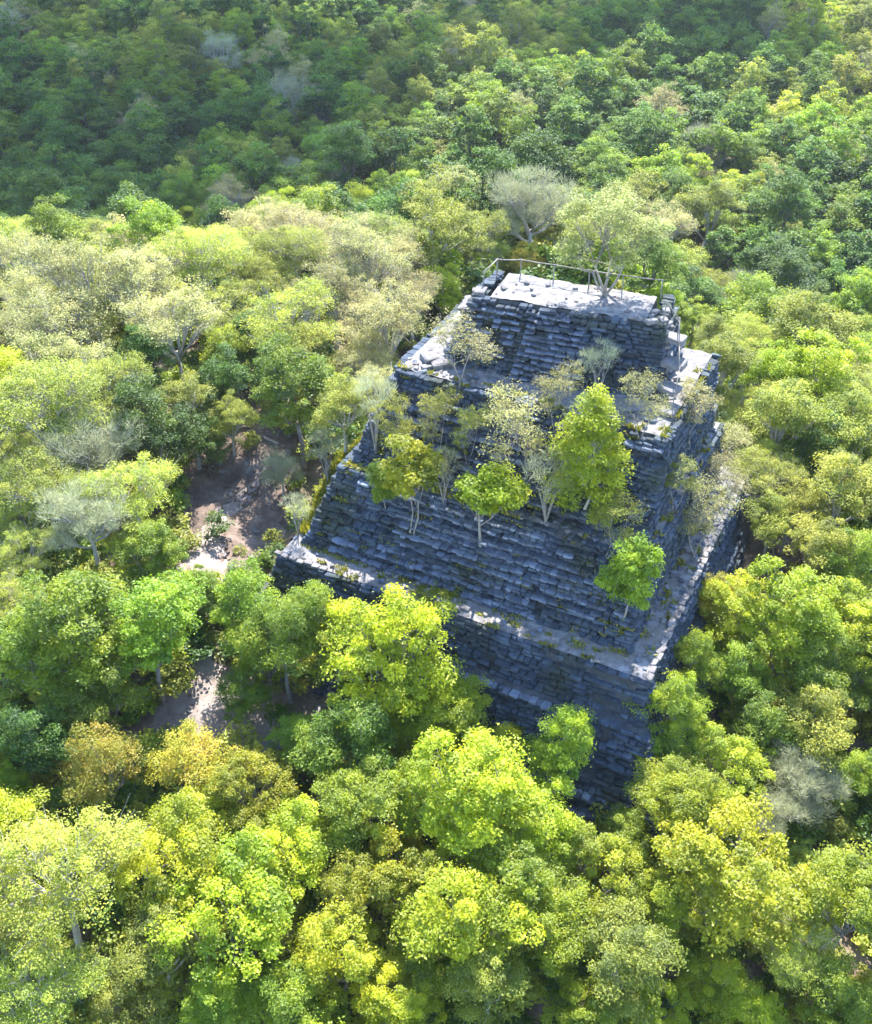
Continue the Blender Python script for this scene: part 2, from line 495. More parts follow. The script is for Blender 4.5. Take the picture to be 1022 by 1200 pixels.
# ------------------------------------------------------------------ pyramid
pyr = tag(link('stepped_pyramid', None), 'grey limestone stepped pyramid with overgrown terraces and a pale summit platform', 'pyramid')
c0 = uv2xy(10.8, 11.0)
PO = np.array([c0[0], c0[1], -9.0])
pyr.location = PO
face = Pile()
SIDES = {0: 'front', 1: 'right', 3: 'left'}

def tier_core(t):
    ins = .22
    def inset(q):
        c = q.mean(0)
        d = q - c
        return c + d * (1 - ins / np.abs(d).min())
    a, b = inset(t['q0']), inset(t['q1'])
    k = 9
    V, Q = [], []
    lo = uv2xy(a[:, 0], a[:, 1]); hi = uv2xy(b[:, 0], b[:, 1])
    V = [(*p, t['z0'] - .6) for p in lo] + [(*p, t['z1'] - .05) for p in hi]
    Q = [(0, 1, 5, 4), (1, 2, 6, 5), (2, 3, 7, 6), (3, 0, 4, 7), (4, 5, 6, 7), (3, 2, 1, 0)]
    link('core', mesh_np('core', np.array(V) - PO, Q, mats=[M['mortar']]), pyr)
    # the trodden floor on top of the tier
    n = 70
    s, w = np.meshgrid(np.linspace(0, 1, n), np.linspace(0, 1, n))
    c = b.mean(0); bb = c + (b - c) * 1.012
    P = (bb[0] * ((1 - s) * (1 - w))[..., None] + bb[1] * (s * (1 - w))[..., None] + bb[2] * (s * w)[..., None] + bb[3] * ((1 - s) * w)[..., None])
    X, Y = uv2xy(P[..., 0], P[..., 1])[..., 0], uv2xy(P[..., 0], P[..., 1])[..., 1]
    Z = t['z1'] + .02 + fbm(X, Y, .9, 5.0) * .09 + fbm(X, Y, 3.1, 8.0) * .04
    i = np.arange(n - 1)[:, None] * n + np.arange(n - 1)[None]
    q = np.stack([i, i + 1, i + 1 + n, i + n], -1).reshape(-1, 4)
    o = link('terrace_floor', mesh_np('terrace_floor', np.stack([X, Y, Z], -1).reshape(-1, 3) - PO, q, mats=[M['floor' if t['z1'] > -1 else 'mortar']], smooth=True), pyr)

def tier_faces(t, r):
    H = t['z1'] - t['z0']
    n = max(1, round(H / t['h']))
    h = H / n
    for side, sn in SIDES.items():
        for i in range(n):
            k = (i + .5) / n
            q = t['q0'] * (1 - k) + t['q1'] * k
            a, b = q[side], q[(side + 1) % 4]
            d = b - a; Ln = np.linalg.norm(d); d = d / Ln
            out = np.array([d[1], -d[0]])
            rz = ANG + math.atan2(d[1], d[0])
            s = r.uniform(-.1, .15)
            off_course = r.normal(0, .03) + (.12 if i % 3 == 0 else 0)
            smax = Ln if side != 3 else Ln
            while s < smax:
                big = 1.2 if t['n'] in ('lowest', 'low', 'plinth') else 1.0
                ln = min(.95, .2 + r.gamma(2.0, .13)) * big
                if s + ln > smax + .3: ln = max(.3, smax - s)
                mid = s + ln / 2
                frac = mid / Ln
                # skip what lies behind the pyramid or deep in the hill
                if side == 1 and mid > 19: break
                if side == 3 and (Ln - mid) > 17: s += ln; continue
                p = a + d * mid
                dep = r.uniform(.46, .66)
                miss = r.random()
                gx = mid * .33 + side * 17.0
                rough_ = mnoise.noise(Vector((gx, i * .35, 4.0 + t['z0'])))
                ruin = .06 + (.10 if t['n'] == 'shoulder' else 0) + max(0, rough_ - .15) * .9
                if miss > ruin:
                    off = off_course + r.normal(0, .03) + .16 * mnoise.noise(Vector((gx * .8, i * .5, 9.0 + t['z0'])))
                    hh = h * r.uniform(.88, 1.04)
                    if t['n'] == 'summit' and side == 0:
                        if .36 < frac < .66: off += .34 * ((1 - (i / n)) * .9 + .1)       # worn stair in the middle
                        if frac > .86: off -= .28 * (i / n)                                  # broken corner
                        if frac < .10: off -= .12
                    if t['n'] == 'plinth' and side == 0 and frac > .86 and i < n - 1: off -= .28
                    pc = p + out * (off - dep / 2)
                    xy = uv2xy(pc[0], pc[1])
                    z = t['z0'] + (i + .5) * h + r.normal(0, .014) + .13 * mnoise.noise(Vector((gx * .6, t['z0'], 1.0))) * min(1, (n - 1 - i) / 3)
                    face.add((xy[0], xy[1], z), (ln * r.uniform(.9, .985), dep, hh), rz + r.normal(0, .06), (r.normal(0, .05), r.normal(0, .03)))
                s += ln
rs = np.random.default_rng(11)
for t in TIERS:
    tier_core(t)
    tier_faces(t, rs)
# stair treads that show as pale ledges in the middle of the summit front, and wide treads on the body
def tread_row(tier, side_frac0, side_frac1, k, push, r, h=.16):
    q = tier['q0'] * (1 - k) + tier['q1'] * k
    a, b = q[0], q[1]
    L = np.linalg.norm(b - a); d = (b - a) / L; out = np.array([d[1], -d[0]])
    s = side_frac0 * L
    while s < side_frac1 * L:
        ln = r.uniform(.22, .6)
        p = a + d * (s + ln / 2) + out * (push - .22 + r.normal(0, .05))
        xy = uv2xy(p[0], p[1])
        if r.random() > .12:
            face.add((xy[0], xy[1], tier['z0'] + k * (tier['z1'] - tier['z0']) + r.normal(0, .02)), (ln * .97, r.uniform(.38, .52), h * r.uniform(.8, 1.15)), ANG + math.atan2(d[1], d[0]) + r.normal(0, .06), (r.normal(0, .04), r.normal(0, .03)), 'tread')
        s += ln
for i in range(12):
    tread_row(TIERS[5], .33, .62, .05 + i * .078, .50 * (1 - i / 12) + .14, rs, .13)
for i in range(7):
    tread_row(TIERS[5], .02, .26, .26 + i * .10, .20, rs, .13)
for i in range(9):
    f0 = rs.uniform(0, .3); tread_row(TIERS[3], f0, f0 + rs.uniform(.4, .75), .06 + i * .104 + rs.normal(0, .01), rs.uniform(.14, .26), rs, .15)
for i in range(9):
    f0 = rs.uniform(0, .45); tread_row(TIERS[4], f0, min(1, f0 + rs.uniform(.3, .6)), .05 + i * .105 + rs.normal(0, .01), rs.uniform(.14, .26), rs, .15)
for i in range(5):
    f0 = rs.uniform(0, .5); tread_row(TIERS[0], f0, 1, .12 + i * .19, .22, rs, .17)
tread_row(TIERS[1], 0, .78, .98, .3, rs, .16)

# boulders in the sunlit stone tone, lining the left flank of the summit tier and the broken right corner
def on_tier(u, v):
    xy = uv2xy(u, v); return float(pyr_z(xy[0], xy[1])), xy
bould = Pile()
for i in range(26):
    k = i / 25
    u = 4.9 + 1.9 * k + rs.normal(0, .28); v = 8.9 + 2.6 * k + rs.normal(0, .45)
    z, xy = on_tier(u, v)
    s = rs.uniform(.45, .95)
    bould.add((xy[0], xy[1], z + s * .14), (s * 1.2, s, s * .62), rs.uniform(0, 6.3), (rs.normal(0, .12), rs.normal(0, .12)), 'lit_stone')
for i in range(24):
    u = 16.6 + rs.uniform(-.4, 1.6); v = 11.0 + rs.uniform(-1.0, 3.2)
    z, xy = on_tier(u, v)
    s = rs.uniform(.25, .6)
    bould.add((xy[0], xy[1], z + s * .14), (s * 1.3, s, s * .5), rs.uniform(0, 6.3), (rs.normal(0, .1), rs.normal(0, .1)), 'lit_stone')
# broad pale slabs stepping down the broken corner
for u, v, z, s in ((17.6, 12.6, 11.9, .9), (17.9, 11.9, 10.9, 1.0), (18.1, 11.0, 9.9, 1.0), (18.3, 10.0, 9.2, .9)):
    xy = uv2xy(u, v)
    bould.add((xy[0], xy[1], z), (s * 1.2, s * .9, .34), ANG + rs.normal(0, .2), (rs.normal(0, .05), rs.normal(0, .05)), 'lit_stone')
# loose stones along the outer edges of the terraces
for (u0, u1, v0, v1, z, n) in ((0, 21.6, .05, 1.4, .04, 60), (20.3, 21.6, 1.5, 19, .04, 90), (2.2, 19, 4.2, 4.8, 4.22, 50), (3.8, 18, 7.9, 9.0, 9.03, 70), (7.2, 16.6, 11.2, 14.5, 12.83, 26), (19.5, 19.9, 5, 17, 4.22, 40)):
    for _ in range(n):
        u, v = rs.uniform(u0, u1), rs.uniform(v0, v1)
        xy = uv2xy(u, v); s = rs.uniform(.08, .26)
        face.add((xy[0], xy[1], z + s * .2), (s * 1.3, s, s * .7), rs.uniform(0, 6.3), (rs.normal(0, .15), rs.normal(0, .15)), 'lit_stone' if rs.random() < .6 or z > 12 else 'tread')
# an outer kerb in the sunlit tone, painting the lit edge of the right-hand terrace
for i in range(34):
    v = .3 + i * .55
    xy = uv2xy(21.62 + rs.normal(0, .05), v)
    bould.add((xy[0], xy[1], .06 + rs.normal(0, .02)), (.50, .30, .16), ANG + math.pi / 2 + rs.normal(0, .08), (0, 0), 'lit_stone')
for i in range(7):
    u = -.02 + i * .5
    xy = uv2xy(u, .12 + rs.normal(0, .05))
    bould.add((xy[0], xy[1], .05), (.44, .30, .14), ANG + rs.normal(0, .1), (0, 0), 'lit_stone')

def shown(it):
    c, size = it[0], it[1]
    px, py, f = project(c)
    if not (0 < px < PW and 0 < py < PH): return 0
    return float(size[0] * size[2]) / f ** 2
order = sorted(range(len(face.items)), key=lambda i: -shown(face.items[i]))
vis = lambda it: (lambda p: (540 < p[0] < 770 and 560 < p[1] < 960) or (330 < p[0] < 600 and 400 < p[1] < 690) or (500 < p[0] < 780 and 340 < p[1] < 500))(project(it[0]))
order = [i for i in order if vis(face.items[i])] + [i for i in order if not vis(face.items[i])]
pick = set(order[:300])
face.singles([face.items[i] for i in sorted(pick)], 'stone', pyr, PO)
face.joined([face.items[i] for i in range(len(face.items)) if i not in pick], 'stone_facing', pyr, PO)
bould.singles(bould.items, 'boulder', pyr, PO)

# ------------------------------------------------------------------ tree prototypes
def tree_proto(seed, H=9.0, D=7.0, base=.38, clumps=60, leaves=190, leaf=.17, flat=.62, shape='dome', trunk_r=.17, limbs=6, lean=.25,
               kind='leaf', clump_r=.85, lighten=1.0, stems=1, shell=.55, wsides=5):
    r = np.random.default_rng(seed)
    Rr = D / 2
    zc0, zc1 = H * base, H
    zc, hz = (zc0 + zc1) / 2, (zc1 - zc0) / 2
    # an uneven outline: a few big lobes
    lobes = []
    nl = int(r.integers(5, 8))
    for i in range(nl):
        a = i / nl * 2 * math.pi + r.uniform(-.4, .4)
        rad = Rr * r.uniform(.34, .74)
        lobes.append((math.cos(a) * rad, math.sin(a) * rad, zc + hz * r.uniform(-.5, .45), Rr * r.uniform(.28, .55)))
    lobes.append((r.normal(0, .12) * Rr, r.normal(0, .12) * Rr, zc + hz * .35, Rr * .6))
    P = []
    tries = 0
    mind = clump_r * .78
    while len(P) < clumps and tries < clumps * 60:
        tries += 1
        if shape == 'cone':
            k = r.random() ** .8
            z = zc0 + k * (zc1 - zc0)
            rr = Rr * (math.sin(math.pi * min(1, .18 + .82 * k) ** .62) ** .8) * math.sqrt(r.uniform(.1, 1)); a = r.uniform(0, 2 * math.pi)
            p = np.array([rr * math.cos(a), rr * math.sin(a), z])
        else:
            lx, ly, lz, lr = lobes[int(r.integers(0, len(lobes)))]
            v = r.normal(0, 1, 3); v /= np.linalg.norm(v)
            if v[2] < -.35: v[2] *= -.6
            rad = lr * r.uniform(shell, 1.0)
            p = np.array([lx + v[0] * rad, ly + v[1] * rad, lz + v[2] * rad * (hz / Rr) * 1.35])
            if shape == 'umbrella':
                p[2] = zc1 - (zc1 - p[2]) * .75 - .10 * (p[0] ** 2 + p[1] ** 2) / Rr
            p[2] = min(max(p[2], zc0), zc1)
        if all(np.linalg.norm(p - x) > mind for x in P[-90:]):
            P.append(p)
        elif tries % 25 == 0:
            mind *= .97
    P = np.array(P)
    # trunk, limbs and branches
    mb = MB()
    tops = []
    for s in range(stems):
        off = np.array([r.normal(0, .12), r.normal(0, .12), 0]) if stems > 1 else np.zeros(3)
        ln = lean * (2.2 if stems > 1 else 1)
        top = np.array([r.normal(0, ln), r.normal(0, ln), zc0 + hz * .35]) * np.array([1, 1, 1]) + off
        if stems > 1:
            a = s / stems * 6.28 + r.uniform(-.4, .4); top[:2] = np.array([math.cos(a), math.sin(a)]) * Rr * .33
        midp = top * np.array([.45, .45, .5]) + np.array([r.normal(0, .1), r.normal(0, .1), 0])
        tr = trunk_r * (1 if stems == 1 else .6)
        mb.tube([off + [0, 0, -.8], off + [0, 0, .12], midp, top], [tr * 1.7, tr * 1.25, tr, tr * .62], 8)
        tops.append((midp, top, tr))
    nl = limbs
    cen = P[r.choice(len(P), nl, replace=False)]
    for _ in range(4):
        lab = np.argmin(((P[:, None] - cen[None]) ** 2).sum(-1), 1)
        cen = np.array([P[lab == k].mean(0) if (lab == k).any() else cen[k] for k in range(nl)])
    for k in range(nl):
        if not (lab == k).any(): continue
        midp, top, tr = tops[k % len(tops)]
        f = r.uniform(.35, 1.0)
        st = midp * (1 - f) + top * f
        en = cen[k] * np.array([.92, .92, 1]) + np.array([0, 0, -clump_r * .3])
        m1 = st * .55 + en * .45 + np.array([r.normal(0, .2), r.normal(0, .2), -.15])
        mb.tube([st, m1, en], [tr * .55, tr * .38, tr * .2], wsides)
        for p in P[lab == k]:
            g = r.uniform(.25, 1.0)
            s0 = (st * (1 - g * 2) + m1 * g * 2) if g < .5 else (m1 * (2 - 2 * g) + en * (2 * g - 1))
            mm = (s0 + p) / 2 + np.array([r.normal(0, .1), r.normal(0, .1), .08])
            mb.tube([s0, mm, p], [tr * .2, tr * .13, tr * .05], 3, cap=False)
            if kind != 'leaf' or lighten < 1:
                for _ in range(3):
                    e2 = p + r.normal(0, .55, 3) * clump_r + np.array([0, 0, .2])
                    mb.tube([mm, (mm + e2) / 2 + r.normal(0, .06, 3), e2], [tr * .09, tr * .07, tr * .03], 3, cap=False)
    # leaves
    n = len(P)
    cnt = np.maximum(8, (leaves * r.uniform(.55, 1.35, n)).astype(int))
    ci = np.repeat(np.arange(n), cnt)
    m = len(ci)
    cr = (clump_r * r.uniform(.45, 1.3, n))[ci]
    v = r.normal(0, 1, (m, 3)); v /= np.linalg.norm(v, axis=1)[:, None]
    lowm = v[:, 2] < -.25
    v[lowm, 2] *= -r.uniform(.0, 1.0, lowm.sum())
    rad = cr * r.uniform(.2, 1.0, m) ** .5 * np.where(r.random(m) < .13, r.uniform(1.0, 1.75, m), 1.0)
    pos = P[ci] + v * rad[:, None] * np.array([1, 1, flat])
    pos[:, 2] += (r.random(m) ** 3) * .18
    ctint = r.uniform(.15, .75, n)[ci]
    tint = np.clip(ctint + r.normal(0, .11, m) , 0, 1)
    if kind == 'twig':
        # fine bare twigs: slim blades that fan outwards
        dirv = v * np.array([1, 1, .7]) + np.array([0, 0, .55]) + r.normal(0, .35, (m, 3))
        dirv /= np.linalg.norm(dirv, axis=1)[:, None]
        side = np.cross(dirv, r.normal(0, 1, (m, 3))); side /= np.linalg.norm(side, axis=1)[:, None] + 1e-9
        Ls = (leaf * r.uniform(1.4, 3.2, m))[:, None]; W = .013
        a = pos; b = pos + dirv * Ls
        V = np.stack([a - side * W, a + side * W, b + side * W * .5, b - side * W * .5], 1)
    else:
        nrm = v * .35 + np.array([0, 0, .8]) + r.normal(0, .33, (m, 3))
        nrm /= np.linalg.norm(nrm, axis=1)[:, None]
        t1 = np.cross(nrm, r.normal(0, 1, (m, 3))); t1 /= np.linalg.norm(t1, axis=1)[:, None] + 1e-9
        t2 = np.cross(nrm, t1)
        Ls = (leaf * r.uniform(.5, 1.4, m))[:, None]
        Wd = Ls * r.uniform(.45, .7, m)[:, None]
        V = np.stack([pos - t1 * Ls * .5, pos + t2 * Wd * .5 + nrm * Ls * .06, pos + t1 * Ls * .5, pos - t2 * Wd * .5 + nrm * Ls * .06], 1)
    Q = np.arange(m * 4).reshape(-1, 4)
    return dict(wood=mb, V=V.reshape(-1, 3), Q=Q, tint=np.repeat(tint, 4), H=H, D=D, zc=zc + hz * .25)

PROTO = {}
def add_kind(key, mat, bark, specs):
    PROTO[key] = []
    for sp in specs:
        p = tree_proto(**sp)
        p['crown'] = mesh_np('crown', p['V'], p['Q'], mats=[M[mat]], tint=p['tint'])
        p['trunk'] = p['wood'].mesh('trunk', M[bark], True)
        PROTO[key].append(p)
add_kind('b', 'b', 'bark', [dict(seed=1, clumps=80, leaves=290, base=.26), dict(seed=2, D=7.6, H=8.6, clumps=90, leaves=270, base=.26), dict(seed=3, D=6.4, H=9.6, clumps=72, leaves=290, clump_r=.8, base=.26), dict(seed=4, D=7.0, H=8.2, clumps=84, leaves=280, clump_r=.72, base=.24)])
add_kind('g', 'g', 'bark', [dict(seed=11, clumps=80, leaves=280, base=.26), dict(seed=12, D=7.6, H=8.4, clumps=88, leaves=270, base=.26), dict(seed=13, D=6.2, H=9.2, clumps=66, leaves=290, base=.26)])
add_kind('o', 'o', 'bark_pale', [dict(seed=21, clumps=96, leaves=210, leaf=.15, clump_r=.75, shell=.4, base=.28), dict(seed=22, D=6.6, H=9.4, clumps=90, leaves=210, leaf=.15, clump_r=.75, shell=.4, base=.28)])
add_kind('k', 'k', 'bark_dark', [dict(seed=31, D=6.0, H=10, clumps=70, leaves=270, base=.2), dict(seed=32, D=6.6, H=9.4, clumps=72, leaves=270, base=.22)])
add_kind('p', 'p', 'bark_pale', [dict(seed=s, D=7.4, H=9, clumps=110, leaves=140, leaf=.12, clump_r=.74, shell=.25, base=.36, lighten=.8, limbs=8) for s in (41, 42, 43)])
add_kind('y', 'y', 'bark_pale', [dict(seed=s, D=7.8, H=8.6, clumps=120, leaves=180, leaf=.12, clump_r=.8, shell=.35, flat=.45, base=.42, lighten=.8, limbs=8, shape='umbrella') for s in (51, 52)])
add_kind('n', 'n', 'bark_pale', [dict(seed=s, D=7.0, H=8.8, clumps=110, leaves=95, leaf=.2, clump_r=.7, shell=.15, base=.36, kind='twig', limbs=9, trunk_r=.2) for s in (61, 62)])
add_kind('a', 'a', 'bark', [dict(seed=71, D=6.6, H=7.6, clumps=70, leaves=200, leaf=.16, base=.25, shell=.4)])
add_kind('c', 'b', 'bark_pale', [dict(seed=81, D=4.2, H=7.0, clumps=95, leaves=190, leaf=.15, clump_r=.66, base=.10, shape='cone', limbs=7, trunk_r=.07)])
add_kind('s', 'n', 'bark', [dict(seed=91, D=4.6, H=6.0, clumps=40, leaves=36, leaf=.2, clump_r=.5, base=.4, kind='twig', stems=6, limbs=8, trunk_r=.12)])
add_kind('sb', 'b', 'bark', [dict(seed=95, D=4.0, H=5.0, clumps=40, leaves=150, leaf=.2, clump_r=.62, base=.38, trunk_r=.08, limbs=4), dict(seed=96, D=3.6, H=5.4, clumps=40, leaves=150, leaf=.19, clump_r=.6, base=.32, trunk_r=.07, limbs=4, stems=2)])
add_kind('sg', 'g', 'bark', [dict(seed=97, D=3.4, H=4.4, clumps=60, leaves=170, leaf=.17, clump_r=.55, base=.12, trunk_r=.06, limbs=5)])
add_kind('sp', 'sp', 'bark', [dict(seed=98, D=4.8, H=6.0, clumps=66, leaves=62, leaf=.12, clump_r=.62, base=.3, shell=.15, lighten=.8, trunk_r=.07, limbs=7, stems=2), dict(seed=99, D=4.4, H=5.4, clumps=56, leaves=60, leaf=.12, clump_r=.6, base=.3, shell=.15, lighten=.8, trunk_r=.06, limbs=6, stems=2)])
add_kind('so', 'o', 'bark', [dict(seed=94, D=4.6, H=7.0, clumps=66, leaves=66, leaf=.13, clump_r=.6, base=.3, shell=.15, lighten=.8, trunk_r=.07, limbs=7, stems=2)])
add_kind('tp', 'tp', 'bark', [dict(seed=93, D=6.0, H=6.4, clumps=130, leaves=130, leaf=.12, clump_r=.62, base=.16, shell=.2, lighten=.8, trunk_r=.11, limbs=9, stems=5)])

TREES = []          # (x, y, radius, kind) already planted
LAB = {'b': 'yellow-green lumpy broadleaf tree', 'g': 'fresh green dense broadleaf tree', 'o': 'olive-green fine-leaved tree', 'k': 'dark green evergreen tree', 'p': 'pale cream feathery tree',
       'y': 'lime-green flat-topped feathery tree', 'n': 'bare grey twiggy tree', 'a': 'amber-tinted leafy tree'}
SHORT = {'b': 'a yellow-green tree', 'g': 'a fresh green tree', 'o': 'an olive tree', 'k': 'a dark green tree', 'p': 'a pale cream tree', 'y': 'a lime feathery tree', 'n': 'a bare grey tree', 'a': 'an amber tree'}
GENERIC = []        # trees that still wait for a label
LANDMARK = []       # (x, y, name) things one can find by eye
def zone(x, y):
    u, v = xy2uv(x, y)
    if y > 96 or (x > 18 and y > 74): return 'in the low forest behind', 'trees of the far forest'
    if v > 16 and -4 < u < 28: return 'just behind the pyramid', 'trees behind the pyramid'
    if u < 2 and v > 2: return 'on the plateau by the mossy flank', 'trees on the plateau beside the mossy flank'
    if u > 19 and v > -1: return 'in the wood by the pit flank', 'trees beside the pit flank'
    return 'on the slope below the pyramid', 'trees on the slope below the pyramid'
def size_word(d):
    return 'small' if d < 4.6 else ('large' if d > 7.4 else 'mid-sized')
def plant(x, y, z, diam, kind, label=None, group=None, rot=None, hs=1.0, var=None):
    pr = PROTO[kind]
    p = pr[int(rng.integers(0, len(pr))) if var is None else var]
    s = diam / p['D']
    zn, gn = zone(x, y)
    o = link('tree', None)
    o.location = (x, y, z)
    o.rotation_euler = (rng.normal(0, .03), rng.normal(0, .03), rng.uniform(0, 6.283) if rot is None else rot)
    o.scale = (s, s, s * hs)
    tag(o, label, 'tree', group or gn)
    if label is None: GENERIC.append((o, x, y, diam, kind, zn))
    link('trunk', p['trunk'], o)
    link('crown', p['crown'], o)
    TREES.append((x, y, diam / 2, kind))
    return o
def at_crown(px, py, wpx, kind, label=None, hs=1.08, var=None, fn=terrain, dmin=2.2, dmax=10.0):
    """a tree whose crown is seen around a pixel: its place follows from standing on the ground with its own height"""
    pr = PROTO[kind]
    var = int(rng.integers(0, len(pr))) if var is None else var
    p = pr[var]
    d = ray(px, py)
    t = np.linspace(15, 420, 1600)
    P = np.array([0, 0, CAM_Z])[None] + d[None] * t[:, None]
    diam = np.clip(wpx * t / F_PX, dmin, dmax)
    s = diam / p['D']
    below = np.nonzero(P[:, 2] < fn(P[:, 0], P[:, 1]) + p['zc'] * s * hs)[0]
    i = below[0] if len(below) else -1
    x, y = P[i, :2]
    return plant(x, y, float(fn(x, y)), diam[i], kind, label, hs=hs, var=var)
def at_base(px, py, wpx, hpx, kind, label, var=None):
    """a tree whose foot is seen: it stands where that line of sight meets the ground or the pyramid"""
    pr = PROTO[kind]
    var = int(rng.integers(0, len(pr))) if var is None else var
    p = pr[var]
    b = hit(px, py, ground, 25, 160, 1800)
    rngm = np.linalg.norm(b - np.array([0, 0, CAM_Z]))
    diam = wpx * rngm / F_PX
    height = hpx * rngm / F_PX / math.cos(math.atan2(CAM_Z - b[2], b[1]))
    return plant(b[0], b[1], b[2] - .05, diam, kind, label, 'trees growing on the pyramid', hs=(height / p['H']) / (diam / p['D']), var=var)

# ---- trees on the pyramid itself
at_base(563, 642, 82, 82, 'sb', 'small vivid yellow-green tree with one straight pale trunk on the front steps', 0)
at_base(486, 626, 74, 104, 'sb', 'small yellow tree with twin thin trunks rooted low on the front steps', 1)
at_base(684, 600, 92, 130, 'c', 'tall bright cone-shaped tree standing in the middle of the front steps')
at_base(639, 614, 66, 80, 's', 'bare grey tree fanning into many stems beside the bright cone-shaped tree')
at_base(730, 728, 66, 82, 'sg', 'round green bushy tree low on the steps near the path corner')
at_base(712, 656, 70, 74, 'so', 'slender green tree just above the round bushy tree on the steps')
at_base(606, 588, 100, 120, 'sp', 'wide beige feathery tree behind the bare many-stemmed tree', 0)
at_base(650, 512, 60, 84, 'sp', 'beige feathery tree below the summit wall, between cone-shaped tree and stair', 1)
at_base(540, 452, 84, 80, 'sp', 'sparse lime tree on the ledge in front of the summit wall', 1)
at_base(466, 560, 52, 96, 'so', 'slender olive tree at the mossy edge of the upper steps', 0)
at_base(512, 540, 60, 84, 'so', 'slender olive tree just inside the mossy edge of the upper steps', 0)
at_base(440, 530, 46, 84, 's', 'thin bare grey tree leaning at the mossy edge of the steps')
at_base(548, 545, 50, 72, 'so', 'thin olive tree on the upper steps below the ledge path', 0)
at_base(812, 655, 78, 80, 'sp', 'pale feathery tree over the terrace beside the pit', 0)
at_base(806, 516, 62, 62, 'sp', 'pale feathery tree on the sandy ledge near the broken corner', 0)
at_base(748, 520, 64, 78, 'sp', 'yellowish sparse tree at the foot of the summit wall', 1)
at_base(700, 470, 46, 66, 's', 'small bare grey tree against the summit wall')
at_base(842, 560, 60, 66, 'sp', 'pale tree overhanging the sunlit side ledge', 1)
at_base(709, 348, 124, 112, 'tp', 'pale many-stemmed tree rooted at the back of the summit platform')

at_base(520, 590, 44, 60, 's', 'small bare grey tree between the two yellow trees')
at_base(452, 596, 40, 50, 'sg', 'low green shrub at the mossy edge beside the yellow tree')
at_base(790, 600, 54, 60, 'so', 'thin grey-green tree beside the pale feathery terrace tree')
at_base(842, 600, 60, 64, 'sp', 'pale sparse tree leaning over the far end of the side terrace', 1)
at_base(350, 628, 34, 46, 's', 'thin bare sapling on the mossy bank by the terrace end')
at_base(384, 566, 40, 60, 's', 'thin bare tree on the mossy bank halfway up the flank')
# ---- trees around it, one by one
HAND = '''
58 1015 200 y|40 1160 150 y|10 925 70 g|18 865 56 g|205 985 130 b|262 1060 165 b|185 1105 110 o|292 922 96 b|250 955 80 b|118 885 105 a|228 888 98 a
335 985 112 b|420 940 118 b|312 1062 116 b|398 1112 110 b|478 1022 125 b|548 1062 165 b|604 1005 140 b|552 915 150 b|486 928 96 b|632 958 105 b|575 1142 110 o
468 1172 96 b|345 1172 105 g|640 1085 116 b|730 1112 132 o|702 1018 112 b|862 1008 170 b|815 1030 100 b|786 932 104 b|850 893 96 b|1000 1050 118 b|938 1108 112 y
838 1146 82 b|890 1190 70 b|986 1168 90 g|648 868 94 g|786 838 92 g|768 884 66 g|808 776 78 g|868 788 92 g|862 706 92 b|926 704 118 b|986 726 104 b|838 700 70 a|962 850 100 o
942 920 96 n|900 850 80 g|1003 806 90 g|948 782 96 g|1006 905 70 g|460 762 165 b|520 722 76 b|330 735 96 g|392 742 92 b|290 704 84 g|312 762 84 g|412 858 112 g
484 838 92 b|372 716 84 g|284 812 74 g|522 842 104 b|590 872 70 b|565 880 80 g|352 862 62 g|172 732 136 g|176 652 88 g|92 722 138 g|38 762 112 g|88 788 118 g|118 812 92 g|58 862 110 k|20 700 90 y
46 470 150 y|112 446 120 y|150 572 122 y|48 566 116 y|108 520 112 n|30 640 84 y|98 598 100 n|166 428 72 k|186 492 104 k|222 476 92 o|252 446 76 k|268 486 62 o
348 446 108 g|334 368 132 y|272 408 76 b|298 404 60 k|100 318 140 p|150 330 116 p|232 300 118 y|206 372 120 p|56 372 128 p|14 392 96 p|292 302 92 y|342 292 92 y|20 300 96 p
432 304 116 p|456 372 112 p|426 414 84 p|436 452 70 p|402 470 80 o|502 262 110 o|510 298 62 b|514 334 60 b|482 338 80 p|176 268 84 g|214 262 56 b|120 270 70 g|60 268 80 g
622 230 100 n|556 268 88 y|592 246 60 b|566 292 60 y|618 302 46 a|470 230 84 b|420 240 76 b|380 250 80 b|330 250 80 b|300 262 60 g|540 220 80 p
800 318 84 o|764 300 76 g|740 240 80 o|852 424 92 o|888 398 84 y|812 372 58 b|962 432 104 b|922 486 112 o|948 524 84 k|992 572 104 o|896 556 92 y|930 590 80 o|842 396 64 o
992 652 100 g|958 640 92 o|1004 500 100 o|880 470 84 y|860 500 70 y|905 610 72 o|1010 420 84 g|905 430 76 b|940 380 84 g|885 350 84 g|830 330 70 y|1000 350 90 g|780 350 56 b
500 1130 90 b|420 1040 90 b|150 1180 100 o|250 1170 110 g|690 1180 90 b|770 1050 90 b|560 990 90 b|740 985 80 b|100 935 80 g|30 1075 90 y|770 1180 80 b|900 950 70 n
240 516 54 k|330 548 52 n|240 690 60 g|30 600 80 y|10 530 90 y|70 420 110 p|180 310 90 p|390 330 100 p|360 410 80 o|130 490 60 y|310 330 80 y|470 300 90 p|30 340 90 p|90 370 90 y|420 360 90 p'''
